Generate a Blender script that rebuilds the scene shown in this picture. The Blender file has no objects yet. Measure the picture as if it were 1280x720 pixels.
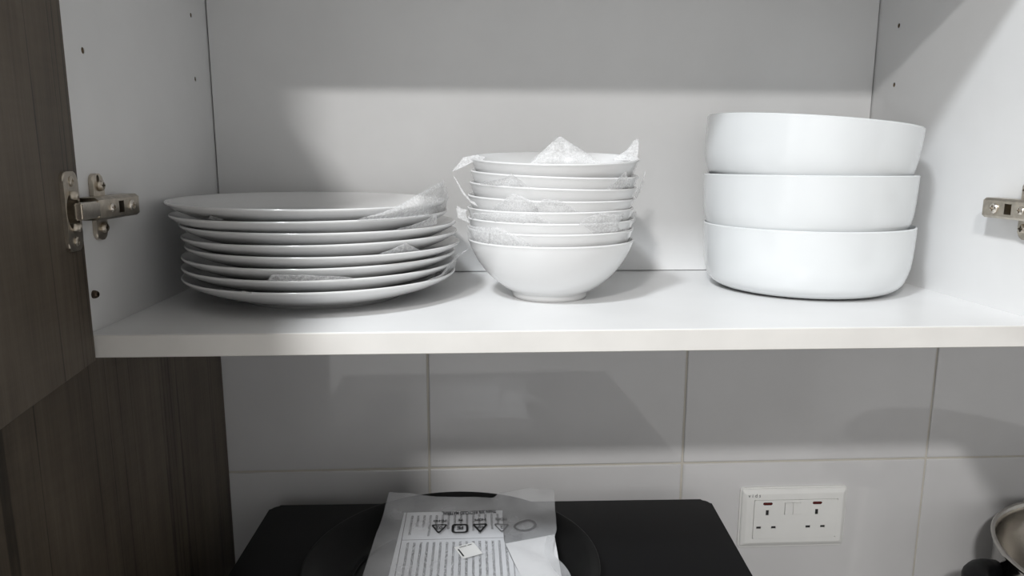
import bpy, bmesh, math, random
from mathutils import Vector, Matrix, noise

# ------------------------------------------------------------------ camera, light, exposure
scene = bpy.context.scene
COL = scene.collection
ZS = 1.48                      # height of the cabinet's bottom board above the floor
W, D = 0.776, 0.309            # inside width and depth of the wall cabinet
WALL_Y = 0.02                  # face of the tiles

cam_data = bpy.data.cameras.new('camera')
cam = bpy.data.objects.new('camera', cam_data)
COL.objects.link(cam)
scene.camera = cam
cam_data.sensor_fit = 'HORIZONTAL'
cam_data.sensor_width = 36.0
cam_data.lens = 900.58 / 1280 * 36.0
cam_data.clip_start = 0.01


def cam_axes(pitch=0.175957, yaw=0.0535345, roll=0.0022133):
    def ray(u, v, f):
        x = math.cos(roll) * u - math.sin(roll) * v
        up = math.sin(roll) * u + math.cos(roll) * v
        y = math.cos(pitch) * f + math.sin(pitch) * up
        z = -math.sin(pitch) * f + math.cos(pitch) * up
        return Vector((math.cos(yaw) * x + math.sin(yaw) * y, -math.sin(yaw) * x + math.cos(yaw) * y, z))
    return ray(1, 0, 0), ray(0, 1, 0), -ray(0, 0, 1)


_r, _u, _b = cam_axes()
_m = Matrix((_r, _u, _b)).transposed().to_4x4()
_m.translation = Vector((0.29781, -0.86535, ZS + 0.13371))
cam.matrix_world = _m

world = bpy.data.worlds.new('world')
scene.world = world
world.use_nodes = True
world.node_tree.nodes['Background'].inputs[0].default_value = (0.9, 0.95, 1.0, 1)
world.node_tree.nodes['Background'].inputs[1].default_value = 0.0

CEIL = 2.90
LAMP_SPOTS = [(-0.36, -2.39), (-0.30, -1.27)]      # two ceiling downlights over the aisle
LAMP_POWER = [71.0, 41.0]
LAMP_SIZE = 0.20

scene.view_settings.view_transform = 'Standard'
scene.view_settings.look = 'None'
scene.view_settings.gamma = 1.0
scene.view_settings.use_curve_mapping = False
scene.view_settings.exposure = -0.38


# ------------------------------------------------------------------ materials
def nodes_of(name):
    m = bpy.data.materials.new(name)
    m.use_nodes = True
    nt = m.node_tree
    return m, nt, nt.nodes['Principled BSDF']


def sock(bsdf, **kw):
    for k, v in kw.items():
        bsdf.inputs[k.replace('_', ' ')].default_value = v


def coords(nt, scale, kind='Object'):
    tc = nt.nodes.new('ShaderNodeTexCoord')
    mp = nt.nodes.new('ShaderNodeMapping')
    mp.inputs['Scale'].default_value = scale
    nt.links.new(tc.outputs[kind], mp.inputs['Vector'])
    return mp.outputs['Vector']


def noise_tex(nt, vec, scale, detail=4.0, rough=0.55):
    n = nt.nodes.new('ShaderNodeTexNoise')
    n.inputs['Scale'].default_value = scale
    n.inputs['Detail'].default_value = detail
    n.inputs['Roughness'].default_value = rough
    nt.links.new(vec, n.inputs['Vector'])
    return n.outputs['Fac']


def ramp(nt, fac, stops):
    r = nt.nodes.new('ShaderNodeValToRGB')
    e = r.color_ramp.elements
    while len(e) < len(stops):
        e.new(0.5)
    for el, (p, c) in zip(e, stops):
        el.position = p
        el.color = (*c, 1) if len(c) == 3 else c
    nt.links.new(fac, r.inputs['Fac'])
    return r.outputs['Color']


def bump(nt, bsdf, height, strength, dist=0.001):
    b = nt.nodes.new('ShaderNodeBump')
    b.inputs['Strength'].default_value = strength
    b.inputs['Distance'].default_value = dist
    nt.links.new(height, b.inputs['Height'])
    nt.links.new(b.outputs['Normal'], bsdf.inputs['Normal'])


def plain(name, color, rough=0.4, metal=0.0, spec=0.5, vary=0.06, nscale=30.0, bump_s=0.0, bump_scale=300.0, coat=0.0):
    """a plain finish with a slight procedural mottling"""
    m, nt, b = nodes_of(name)
    sock(b, Roughness=rough, Metallic=metal)
    b.inputs['Specular IOR Level'].default_value = spec
    b.inputs['Coat Weight'].default_value = coat
    b.inputs['Coat Roughness'].default_value = 0.05
    v = coords(nt, (1, 1, 1))
    f = noise_tex(nt, v, nscale)
    lo = tuple(c * (1 - vary) for c in color)
    hi = tuple(min(1, c * (1 + vary)) for c in color)
    nt.links.new(ramp(nt, f, [(0.3, lo), (0.7, hi)]), b.inputs['Base Color'])
    if bump_s:
        bump(nt, b, noise_tex(nt, v, bump_scale, 3.0), bump_s, 0.0005)
    return m


def wood(name, dark, mid, light, rough=0.5):
    m, nt, b = nodes_of(name)
    sock(b, Roughness=rough)
    b.inputs['Specular IOR Level'].default_value = 0.35
    fine = noise_tex(nt, coords(nt, (1, 1, 0.03)), 240.0, 6.0, 0.7)
    grain = noise_tex(nt, coords(nt, (1, 1, 0.02)), 45.0, 5.0, 0.6)
    blot = noise_tex(nt, coords(nt, (1, 1, 0.4)), 11.0, 5.0, 0.62)
    saw = noise_tex(nt, coords(nt, (0.06, 0.06, 1)), 230.0, 2.0, 0.5)

    def mad(x, k, y):
        n = nt.nodes.new('ShaderNodeMath'); n.operation = 'MULTIPLY_ADD'
        nt.links.new(x, n.inputs[0]); n.inputs[1].default_value = k
        if isinstance(y, float):
            n.inputs[2].default_value = y
        else:
            nt.links.new(y, n.inputs[2])
        return n.outputs[0]
    tot = mad(fine, 0.26, mad(grain, 0.24, mad(blot, 0.44, mad(saw, 0.06, 0.0))))
    c = ramp(nt, tot, [(0.38, dark), (0.50, mid), (0.64, light)])
    # a few long dark cracks running with the grain
    v = coords(nt, (1, 1, 0.006))
    crack = noise_tex(nt, v, 34.0, 1.5, 0.4)
    d = nt.nodes.new('ShaderNodeMath'); d.operation = 'SUBTRACT'; d.inputs[1].default_value = 0.5
    nt.links.new(crack, d.inputs[0])
    ab = nt.nodes.new('ShaderNodeMath'); ab.operation = 'ABSOLUTE'
    nt.links.new(d.outputs[0], ab.inputs[0])
    ad = nt.nodes.new('ShaderNodeMath'); ad.operation = 'MULTIPLY_ADD'
    nt.links.new(blot, ad.inputs[0]); ad.inputs[1].default_value = 0.05
    nt.links.new(ab.outputs[0], ad.inputs[2])
    cr = ramp(nt, ad.outputs[0], [(0.029, (0.35, 0.34, 0.33)), (0.036, (1, 1, 1))])
    mul = nt.nodes.new('ShaderNodeMixRGB'); mul.blend_type = 'MULTIPLY'; mul.inputs[0].default_value = 0.9
    nt.links.new(c, mul.inputs[1]); nt.links.new(cr, mul.inputs[2])
    nt.links.new(mul.outputs[0], b.inputs['Base Color'])
    bump(nt, b, tot, 0.5, 0.0012)
    return m


def foam_material():
    m, nt, b = nodes_of('packing_foam')
    sock(b, Roughness=0.45)
    b.inputs['Base Color'].default_value = (0.97, 0.97, 0.975, 1)
    b.inputs['Subsurface Weight'].default_value = 0.0
    v = coords(nt, (1, 1, 1))
    vor = nt.nodes.new('ShaderNodeTexVoronoi')
    vor.inputs['Scale'].default_value = 700.0
    nt.links.new(v, vor.inputs['Vector'])
    bump(nt, b, vor.outputs['Distance'], 0.35, 0.0005)
    tl = nt.nodes.new('ShaderNodeBsdfTranslucent')
    tl.inputs['Color'].default_value = (0.97, 0.97, 0.975, 1)
    tr = nt.nodes.new('ShaderNodeBsdfTransparent')
    m1 = nt.nodes.new('ShaderNodeMixShader'); m1.inputs[0].default_value = 0.22
    m2 = nt.nodes.new('ShaderNodeMixShader')
    f = ramp(nt, noise_tex(nt, v, 380.0, 4.0), [(0.3, (0.50,) * 3), (0.7, (0.82,) * 3)])
    nt.links.new(f, m2.inputs[0])
    nt.links.new(b.outputs[0], m1.inputs[1]); nt.links.new(tl.outputs[0], m1.inputs[2])
    nt.links.new(m1.outputs[0], m2.inputs[1]); nt.links.new(tr.outputs[0], m2.inputs[2])
    nt.links.new(m2.outputs[0], nt.nodes['Material Output'].inputs['Surface'])
    return m


def film_material():
    m, nt, b = nodes_of('plastic_film')
    sock(b, Roughness=0.22)
    b.inputs['Base Color'].default_value = (0.80, 0.81, 0.83, 1)
    b.inputs['Specular IOR Level'].default_value = 0.6
    v = coords(nt, (1, 1, 1))
    bump(nt, b, noise_tex(nt, v, 26.0, 3.0), 0.5, 0.004)
    tr = nt.nodes.new('ShaderNodeBsdfTransparent')
    mx = nt.nodes.new('ShaderNodeMixShader')
    f = ramp(nt, noise_tex(nt, v, 22.0, 3.0), [(0.35, (0.66,) * 3), (0.7, (0.84,) * 3)])
    nt.links.new(f, mx.inputs[0])
    nt.links.new(b.outputs[0], mx.inputs[1]); nt.links.new(tr.outputs[0], mx.inputs[2])
    nt.links.new(mx.outputs[0], nt.nodes['Material Output'].inputs['Surface'])
    return m


def paper_material():
    """booklet cover: fine grey lines of small print running front to back, in two blocks with a ruled frame"""
    m, nt, b = nodes_of('printed_paper')
    sock(b, Roughness=0.6)
    tc = nt.nodes.new('ShaderNodeTexCoord')
    sp = nt.nodes.new('ShaderNodeSeparateXYZ')
    nt.links.new(tc.outputs['Object'], sp.inputs[0])

    def math_node(op, a, bb=None, cc=None):
        n = nt.nodes.new('ShaderNodeMath'); n.operation = op
        for i, q in enumerate((a, bb, cc)):
            if q is None:
                continue
            if isinstance(q, (int, float)):
                n.inputs[i].default_value = q
            else:
                nt.links.new(q, n.inputs[i])
        return n.outputs[0]
    X, Y = sp.outputs['X'], sp.outputs['Y']
    # lines of print
    ph = math_node('FRACT', math_node('DIVIDE', X, 0.0068))
    line = math_node('LESS_THAN', math_node('ABSOLUTE', math_node('SUBTRACT', ph, 0.5)), 0.19)
    row = math_node('FLOOR', math_node('DIVIDE', X, 0.0068))
    cmb = nt.nodes.new('ShaderNodeCombineXYZ')
    nt.links.new(math_node('MULTIPLY', row, 7.31), cmb.inputs[0])
    nt.links.new(math_node('MULTIPLY', Y, 1.0), cmb.inputs[1])
    nt.links.new(math_node('MULTIPLY', X, 6.0), cmb.inputs[2])
    gl = nt.nodes.new('ShaderNodeTexNoise')
    gl.inputs['Scale'].default_value = 480.0; gl.inputs['Detail'].default_value = 2.0
    nt.links.new(cmb.outputs[0], gl.inputs['Vector'])
    glyph = math_node('GREATER_THAN', gl.outputs['Fac'], 0.46)
    # length of each line in the first block differs
    rn = nt.nodes.new('ShaderNodeTexWhiteNoise'); rn.noise_dimensions = '1D'
    nt.links.new(row, rn.inputs['W'])
    end1 = math_node('MULTIPLY_ADD', rn.outputs['Value'], 0.024, -0.054)
    blk1 = math_node('MULTIPLY', math_node('LESS_THAN', Y, -0.008), math_node('GREATER_THAN', Y, end1))
    blk2 = math_node('LESS_THAN', Y, -0.066)
    blk = math_node('MAXIMUM', blk1, blk2)
    inx = math_node('MULTIPLY', math_node('GREATER_THAN', X, 0.006), math_node('LESS_THAN', X, 0.119))
    ink = math_node('MULTIPLY', math_node('MULTIPLY', line, glyph), math_node('MULTIPLY', blk, inx))
    # ruled frame
    rule1 = math_node('LESS_THAN', math_node('ABSOLUTE', math_node('SUBTRACT', X, 0.003)), 0.0004)
    rule2 = math_node('MULTIPLY', math_node('LESS_THAN', math_node('ABSOLUTE', math_node('ADD', Y, 0.0605)), 0.0004), math_node('GREATER_THAN', X, 0.003))
    ink = math_node('MAXIMUM', ink, math_node('MAXIMUM', rule1, rule2))
    mx = nt.nodes.new('ShaderNodeMixRGB')
    nt.links.new(ink, mx.inputs[0])
    mx.inputs[1].default_value = (0.70, 0.71, 0.74, 1)
    mx.inputs[2].default_value = (0.05, 0.05, 0.055, 1)
    nt.links.new(mx.outputs[0], b.inputs['Base Color'])
    return m


M = {
    'melamine': plain('white_melamine', (0.84, 0.84, 0.84), 0.32, vary=0.02, nscale=14, bump_s=0.08, bump_scale=900),
    'edge': plain('edge_tape', (0.74, 0.72, 0.69), 0.35, vary=0.04, nscale=20),
    'tile': plain('glazed_tile', (0.72, 0.715, 0.72), 0.05, vary=0.03, nscale=9, bump_s=0.04, bump_scale=60, spec=0.75),
    'grout': plain('cement_grout', (0.60, 0.57, 0.51), 0.9, vary=0.07, nscale=25),
    'paint': plain('wall_paint', (0.80, 0.80, 0.80), 0.8, vary=0.02),
    'ceiling': plain('ceiling_paint', (0.85, 0.85, 0.84), 0.9, vary=0.02),
    'floor': plain('floor_tile', (0.50, 0.49, 0.48), 0.35, vary=0.10, nscale=6),
    'porcelain': plain('white_porcelain', (0.80, 0.80, 0.80), 0.16, vary=0.012, nscale=20, coat=0.4),
    'porcelain_cool': plain('cool_white_porcelain', (0.78, 0.80, 0.81), 0.18, vary=0.012, nscale=20, coat=0.4),
    'nickel': plain('nickel_steel', (0.52, 0.47, 0.40), 0.30, metal=1.0, vary=0.18, nscale=140, bump_s=0.12),
    'dark_screw': plain('tarnished_steel', (0.12, 0.09, 0.07), 0.4, metal=1.0, vary=0.2, nscale=200),
    'nickel_bright': plain('bright_nickel', (0.74, 0.69, 0.62), 0.22, metal=1.0, vary=0.10, nscale=160),
    'chipboard': plain('raw_chipboard', (0.22, 0.16, 0.10), 0.9, vary=0.2, nscale=400),
    'shutter': plain('shutter_slot_shade', (0.02, 0.02, 0.02), 0.5),  # black painted in place of the shade deep in the socket slots
    'black_enamel': plain('black_appliance_paint', (0.004, 0.004, 0.0045), 0.45, vary=0.15, nscale=200, bump_s=0.10, bump_scale=1500, spec=0.22),
    'black_pan': plain('black_nonstick', (0.007, 0.007, 0.007), 0.36, vary=0.2, nscale=80, spec=0.28),
    'black_glass': plain('black_glass', (0.01, 0.01, 0.011), 0.08),
    'bakelite': plain('black_bakelite', (0.004, 0.004, 0.0045), 0.5, spec=0.12),
    'steel': plain('stainless_steel', (0.50, 0.48, 0.45), 0.16, metal=1.0, vary=0.08, nscale=50),
    'switch_white': plain('white_plastic', (0.88, 0.88, 0.86), 0.35, vary=0.02),
    'neon': plain('dark_red_lens', (0.09, 0.008, 0.008), 0.2),
    'ink': plain('black_ink', (0.012, 0.012, 0.013), 0.6),
    'grey_ink': plain('faded_ink', (0.16, 0.16, 0.165), 0.6),
    'sticker': plain('sticker_paper', (0.80, 0.80, 0.79), 0.5, vary=0.02),
    'film_white': plain('bright_film_white', (0.80, 0.80, 0.81), 0.6, vary=0.02),
    'worktop': plain('dark_worktop', (0.16, 0.15, 0.14), 0.3, vary=0.25, nscale=90),
    'speck': plain('dirt_speck', (0.06, 0.05, 0.045), 0.9),
    'lamp_trim': plain('lamp_trim_white', (0.85, 0.85, 0.85), 0.4),
}
M['wood'] = wood('grey_brown_oak', (0.060, 0.046, 0.033), (0.104, 0.082, 0.059), (0.152, 0.123, 0.092))
M['foam'] = foam_material()
M['film'] = film_material()
M['paper'] = paper_material()


M['opal'] = plain('opal_diffuser', (0.9, 0.9, 0.9), 0.5, vary=0.01)


# ------------------------------------------------------------------ mesh helpers (all heights given above the cabinet's bottom board)
def link(name, me, mat=None, parent=None, smooth=False):
    o = bpy.data.objects.new(name, me)
    COL.objects.link(o)
    if mat is not None:
        me.materials.append(M[mat])
    if parent is not None:
        o.parent = parent
    if smooth:
        for p in me.polygons:
            p.use_smooth = True
    return o


def from_bm(name, bm, mat, parent=None, smooth=False):
    bmesh.ops.recalc_face_normals(bm, faces=bm.faces)
    me = bpy.data.meshes.new(name)
    bm.to_mesh(me)
    bm.free()
    return link(name, me, mat, parent, smooth)


def tag(o, label=None, cat=None, group=None, kind=None):
    for k, v in (('label', label), ('category', cat), ('group', group), ('kind', kind)):
        if v:
            o[k] = v
    return o


def thing(name, label, cat, loc, group=None):
    o = bpy.data.objects.new(name, None)
    COL.objects.link(o)
    o.empty_display_size = 0.05
    o.location = loc
    return tag(o, label, cat, group)


def add_box(bm, a, b, bev=0.0, seg=2):
    """axis aligned box between corners a and b, with its edges rounded"""
    x0, x1 = sorted((a[0], b[0])); y0, y1 = sorted((a[1], b[1])); z0, z1 = sorted((a[2], b[2]))
    vs = [bm.verts.new(p) for p in ((x0, y0, z0), (x1, y0, z0), (x1, y1, z0), (x0, y1, z0), (x0, y0, z1), (x1, y0, z1), (x1, y1, z1), (x0, y1, z1))]
    fs = [bm.faces.new([vs[i] for i in f]) for f in ((3, 2, 1, 0), (4, 5, 6, 7), (0, 1, 5, 4), (1, 2, 6, 5), (2, 3, 7, 6), (3, 0, 4, 7))]
    if bev:
        es = list({e for f in fs for e in f.edges})
        bmesh.ops.bevel(bm, geom=es, offset=bev, segments=seg, affect='EDGES', profile=0.5)


def box(name, a, b, mat, parent=None, bev=0.001, seg=2):
    bm = bmesh.new()
    add_box(bm, a, b, bev, seg)
    return from_bm(name, bm, mat, parent)


def round_poly(pts, rad, n=5):
    """round the corners of a flat outline"""
    out = []
    k = len(pts)
    for i in range(k):
        p0, p1, p2 = Vector(pts[i - 1]), Vector(pts[i]), Vector(pts[(i + 1) % k])
        r = rad[i] if isinstance(rad, (list, tuple)) else rad
        d0, d1 = (p0 - p1).normalized(), (p2 - p1).normalized()
        ang = d0.angle(d1)
        t = r / math.tan(ang / 2)
        a, b = p1 + d0 * t, p1 + d1 * t
        c = p1 + (d0 + d1).normalized() * (r / math.sin(ang / 2))
        for j in range(n + 1):
            s = j / n
            q = a.lerp(b, s)
            v = (q - c)
            out.append(tuple(c + v.normalized() * r))
    return out


def add_prism(bm, outline, to3d, h0, h1, bev=0.0, seg=2):
    """extrude a flat outline; to3d(u, v, h) places it"""
    lo = [bm.verts.new(to3d(u, v, h0)) for u, v in outline]
    hi = [bm.verts.new(to3d(u, v, h1)) for u, v in outline]
    fb = bm.faces.new(lo[::-1])
    ft = bm.faces.new(hi)
    n = len(outline)
    for i in range(n):
        bm.faces.new((lo[i], lo[(i + 1) % n], hi[(i + 1) % n], hi[i]))
    if bev:
        bmesh.ops.bevel(bm, geom=list(ft.edges), offset=bev, segments=seg, affect='EDGES', profile=0.5)


def add_lathe(bm, prof, c=(0, 0, 0), n=64, to3d=None):
    """turn a profile of (radius, height) round an upright axis"""
    rings = []
    for r, z in prof:
        if r < 1e-6:
            p = (c[0], c[1], c[2] + z)
            rings.append([bm.verts.new(to3d(*p) if to3d else p)])
        else:
            ring = []
            for i in range(n):
                a = 2 * math.pi * i / n
                p = (c[0] + r * math.cos(a), c[1] + r * math.sin(a), c[2] + z)
                ring.append(bm.verts.new(to3d(*p) if to3d else p))
            rings.append(ring)
    for a, b in zip(rings, rings[1:]):
        if len(a) == 1 and len(b) == 1:
            continue
        for i in range(n):
            j = (i + 1) % n
            if len(a) == 1:
                bm.faces.new((a[0], b[j], b[i]))
            elif len(b) == 1:
                bm.faces.new((a[i], a[j], b[0]))
            else:
                bm.faces.new((a[i], a[j], b[j], b[i]))


def add_tube(bm, pts, r, n=10, caps=True):
    rings = []
    up = Vector((0, 0, 1))
    P = [Vector(p) for p in pts]
    for i, p in enumerate(P):
        t = (P[min(i + 1, len(P) - 1)] - P[max(i - 1, 0)]).normalized()
        s = t.cross(up)
        s = s.normalized() if s.length > 1e-4 else Vector((1, 0, 0))
        w = s.cross(t).normalized()
        rr = r[i] if isinstance(r, (list, tuple)) else r
        rings.append([bm.verts.new(p + (s * math.cos(2 * math.pi * k / n) + w * math.sin(2 * math.pi * k / n)) * rr) for k in range(n)])
    for a, b in zip(rings, rings[1:]):
        for k in range(n):
            bm.faces.new((a[k], a[(k + 1) % n], b[(k + 1) % n], b[k]))
    if caps:
        bm.faces.new(rings[0][::-1]); bm.faces.new(rings[-1])


def smooth_profile(prof, sub=4):
    """Catmull-Rom through the points of a profile"""
    out = []
    for i in range(len(prof) - 1):
        p0 = prof[max(i - 1, 0)]; p1 = prof[i]; p2 = prof[i + 1]; p3 = prof[min(i + 2, len(prof) - 1)]
        for k in range(sub):
            t = k / sub
            out.append(tuple(0.5 * ((2 * b) + (-a + c) * t + (2 * a - 5 * b + 4 * c - d) * t * t + (-a + 3 * b - 3 * c + d) * t ** 3) for a, b, c, d in zip(p0, p1, p2, p3)))
    out.append(prof[-1])
    return out


def text_bm(bm, text, size, to3d, align='CENTER', bold=0.0):
    """flat lettering as faces, placed by to3d(u, v)"""
    cu = bpy.data.curves.new('lettering', 'FONT')
    cu.body = text; cu.size = size; cu.align_x = align; cu.align_y = 'CENTER'
    cu.resolution_u = 2
    cu.offset = bold * size
    o = bpy.data.objects.new('lettering', cu)
    COL.objects.link(o)
    dg = bpy.context.evaluated_depsgraph_get()
    me = bpy.data.meshes.new_from_object(o.evaluated_get(dg))
    vs = [bm.verts.new(to3d(v.co.x, v.co.y)) for v in me.vertices]
    for p in me.polygons:
        try:
            bm.faces.new([vs[i] for i in p.vertices])
        except ValueError:
            pass
    bpy.data.objects.remove(o); bpy.data.curves.remove(cu); bpy.data.meshes.remove(me)


def cut(o, cutter):
    """cut real recesses into an object; cutter is a bmesh in the object's own space"""
    bmesh.ops.recalc_face_normals(cutter, faces=cutter.faces)
    me = bpy.data.meshes.new('cutter'); cutter.to_mesh(me); cutter.free()
    c = bpy.data.objects.new('cutter', me); COL.objects.link(c)
    bpy.context.view_layer.update()
    c.matrix_world = o.matrix_world
    md = o.modifiers.new('cut', 'BOOLEAN'); md.operation = 'DIFFERENCE'; md.object = c; md.solver = 'EXACT'
    dg = bpy.context.evaluated_depsgraph_get()
    new = bpy.data.meshes.new_from_object(o.evaluated_get(dg))
    o.modifiers.clear()
    old = o.data
    o.data = new
    bpy.data.objects.remove(c); bpy.data.meshes.remove(me); bpy.data.meshes.remove(old)
    return o


def Z(z):
    return ZS + z


# ------------------------------------------------------------------ the room
XL, XR, YF = -1.75, 2.6, -3.7
s = dict(kind='structure')
tag(box('floor', (XL, YF, -0.05), (XR, 0.15, 0), 'floor', bev=0), **s)
tag(box('ceiling', (XL, YF, CEIL), (XR, 0.15, CEIL + 0.05), 'ceiling', bev=0), **s)
wall = tag(box('wall_back', (XL, WALL_Y + 0.0018, 0), (XR, 0.15, CEIL), 'grout', bev=0), **s)
tag(box('wall_left', (XL - 0.05, YF, 0), (XL, 0.15, CEIL), 'paint', bev=0), **s)
tag(box('wall_right', (XR, YF, 0), (XR + 0.05, 0.15, CEIL), 'paint', bev=0), **s)
tag(box('wall_front', (XL, YF - 0.05, 0), (XR, YF, CEIL), 'paint', bev=0), **s)

# wall tiles, each with its own rounded edges and the joints recessed
TX, TZ, GX, GZ, JOINT = 0.33349, 0.25, 0.2382, Z(-0.2615), 0.0028
bm = bmesh.new()
add_box(bm, (JOINT / 2, WALL_Y, JOINT / 2), (TX - JOINT / 2, WALL_Y + 0.006, TZ - JOINT / 2), 0.0012, 2)
bmesh.ops.recalc_face_normals(bm, faces=bm.faces)
tile_me = bpy.data.meshes.new('tile'); bm.to_mesh(tile_me); bm.free()
tile_me.materials.append(M['tile'])
rnd = random.Random(4)
for row in range(-2, 4):
    for c in range(-2, 7):
        t = bpy.data.objects.new('tile', tile_me)
        COL.objects.link(t)
        t.parent = wall
        t.location = (GX + c * TX, rnd.uniform(-0.0002, 0.0002), GZ + row * TZ)
        t.rotation_euler = (0, 0, rnd.uniform(-0.0006, 0.0006))

# ceiling downlights over the aisle
for (lx, ly), pw in zip(LAMP_SPOTS, LAMP_POWER):
    where = 'near the cabinet' if ly > -2 else 'farther from the cabinet'
    L = thing('ceiling_lamp', 'round white ceiling downlight ' + where, 'ceiling lamp', (lx, ly, CEIL))
    bm = bmesh.new(); add_lathe(bm, [(0.082, -0.001), (0.082, -0.010), (0.105, -0.008), (0.110, 0.0)], n=40)
    from_bm('trim_ring', bm, 'lamp_trim', L, True)
    bm = bmesh.new(); add_lathe(bm, [(0.0, -0.004), (0.082, -0.004)], n=40)
    from_bm('diffuser', bm, 'opal', L)
    lname = 'ceiling_downlight_%s_offscreen' % ('near' if ly > -2 else 'far')
    ld = bpy.data.lights.new(lname, 'AREA')
    ld.shape = 'DISK'; ld.size = LAMP_SIZE; ld.energy = pw; ld.color = (1.0, 0.985, 0.965) if ly < -2 else (0.92, 0.965, 1.0)
    lo = bpy.data.objects.new(lname, ld); COL.objects.link(lo)
    lo.location = (lx, ly, CEIL - 0.015)

# ------------------------------------------------------------------ tall cupboard on the left
TXF = -0.0168
tall = thing('tall_cupboard', 'tall grey-brown wood-grain cupboard whose side stands left of the tiles', 'cupboard', (0, 0, 0))
box('side_panel', (TXF - 0.018, -0.60, 0.08), (TXF, WALL_Y - 0.0006, 2.35), 'wood', tall)
box('side_panel', (TXF - 0.60, -0.60, 0.08), (TXF - 0.582, WALL_Y - 0.0006, 2.35), 'wood', tall)
box('top_panel', (TXF - 0.582, -0.60, 2.332), (TXF - 0.018, WALL_Y - 0.0006, 2.35), 'wood', tall)
box('plinth', (TXF - 0.60, -0.55, 0.0), (TXF, WALL_Y - 0.0006, 0.08), 'wood', tall)
for z0, z1 in ((0.085, 1.20), (1.204, 2.348)):
    d = box('door', (TXF - 0.598, -0.640, z0), (TXF - 0.002, -0.602, z1), 'wood', tall, 0.0015)
    hz = 1.05 if z0 < 1 else 1.35
    bm = bmesh.new()
    add_tube(bm, [(TXF - 0.04, -0.640, hz - 0.08), (TXF - 0.04, -0.668, hz - 0.078), (TXF - 0.04, -0.668, hz + 0.078), (TXF - 0.04, -0.640, hz + 0.08)], 0.005)
    from_bm('handle', bm, 'nickel', d, True)

# ------------------------------------------------------------------ counter under the wall cabinet
CT = -0.58
counter = thing('kitchen_counter', 'dark kitchen counter carrying the black appliance and steel pot', 'counter', (0, 0, 0))
box('worktop', (TXF + 0.001, -0.62, Z(CT) - 0.03), (2.3, WALL_Y - 0.0005, Z(CT)), 'worktop', counter, 0.003)
box('carcass', (TXF + 0.001, -0.56, 0.10), (2.3, WALL_Y - 0.002, Z(CT) - 0.03), 'melamine', counter)
box('plinth', (TXF + 0.001, -0.51, 0.0), (2.3, -0.49, 0.10), 'wood', counter)
for i in range(4):
    d = box('door', (0.0 + i * 0.575, -0.582, 0.11), (0.571 + i * 0.575, -0.562, Z(CT) - 0.035), 'wood', counter, 0.0015)
    bm = bmesh.new()
    hx = 0.52 + i * 0.575
    add_tube(bm, [(hx, -0.582, 0.66), (hx, -0.61, 0.662), (hx, -0.61, 0.798), (hx, -0.582, 0.80)], 0.005)
    from_bm('handle', bm, 'nickel', d, True)

# ------------------------------------------------------------------ open wall cabinet
TOP = 0.366                    # underside of the top board
PT = 0.016
cab = thing('wall_cabinet', 'open white wall cabinet holding stacks of white crockery', 'cabinet', (W / 2, 0, ZS))
cab_inv = Matrix.Translation((-W / 2, 0, -ZS))


def cpart(name, bm, mat, parent=cab, smooth=False):
    if parent is cab:
        bm.transform(cab_inv)
    return from_bm(name, bm, mat, parent, smooth)


def cbox(name, a, b, mat, parent=cab, bev=0.0006):
    bm = bmesh.new(); add_box(bm, a, b, bev, 1)
    bm.transform(cab_inv)
    return from_bm(name, bm, mat, parent)


bot = cbox('bottom_board', (-PT, -D + 0.001, Z(-0.018)), (W + PT, WALL_Y, Z(0)), 'melamine')
tag(cbox('edge_tape', (-PT, -D - 0.0002, Z(-0.018)), (W + PT, -D + 0.0012, Z(-0.0002)), 'edge', bot), 'cream edge tape along the front of the board')
left = cbox('side_panel', (-PT, -D, Z(-0.0005)), (-0.0002, WALL_Y, Z(TOP + 0.018)), 'melamine')
right = cbox('side_panel', (W + 0.0002, -D, Z(-0.0005)), (W + PT, WALL_Y, Z(TOP + 0.018)), 'melamine')
cbox('back_panel', (0.0009, 0.0, Z(0.0007)), (W - 0.0009, 0.006, Z(TOP)), 'melamine')
cbox('top_board', (-0.0002, -D, Z(TOP)), (W + 0.0002, WALL_Y, Z(TOP + 0.018)), 'melamine')

# drilled shelf-pin holes: bored into the panels, raw chipboard inside
def bores(spots, x, sx, r, parent):
    place = lambda y, z: (lambda a, b, h: (x - sx * h, y + a, Z(z) + b))
    cb = bmesh.new()
    for y, z in spots:
        add_lathe(cb, [(0, -0.002), (r, -0.002), (r, 0.0125), (0, 0.0125)], n=20, to3d=place(y, z))
    cb.transform(cab_inv)
    cut(parent, cb)
    for y, z in spots:
        bm = bmesh.new()
        add_lathe(bm, [(r * 0.985, 0.0006), (r * 0.985, 0.0122), (0, 0.0122)], n=20, to3d=place(y, z))
        bm.transform(cab_inv)
        from_bm('pin_hole', bm, 'chipboard', parent, True)


bores(((-0.0444, 0.2843), (-0.0448, 0.2187), (-0.2731, 0.2156)), -0.0002, 1, 0.0026, left)
bores(((-0.0414, 0.2831), (-0.0427, 0.2187)), W + 0.0002, -1, 0.0026, right)


def add_screw(bm, c, ax, r, h):
    """pan-head screw with a cross recess; ax = outward direction"""
    ax = Vector(ax).normalized()
    s1 = ax.cross(Vector((0, 0, 1))).normalized()
    s2 = ax.cross(s1)
    c = Vector(c)
    f = lambda a, b, hh: tuple(c + s1 * a + s2 * b + ax * hh)

    def g(a, b, hh):
        if hh > h * 0.9 and math.hypot(a, b) < r * 0.60 and min(abs(a), abs(b)) < r * 0.17:
            hh -= h * 0.85
        return f(a, b, hh)
    add_lathe(bm, [(r, -0.001), (r, h * 0.35), (r * 0.86, h * 0.75), (r * 0.66, h), (r * 0.62, h), (r * 0.58, h), (r * 0.42, h), (r * 0.26, h), (r * 0.12, h), (0, h)], n=40, to3d=g)


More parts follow.
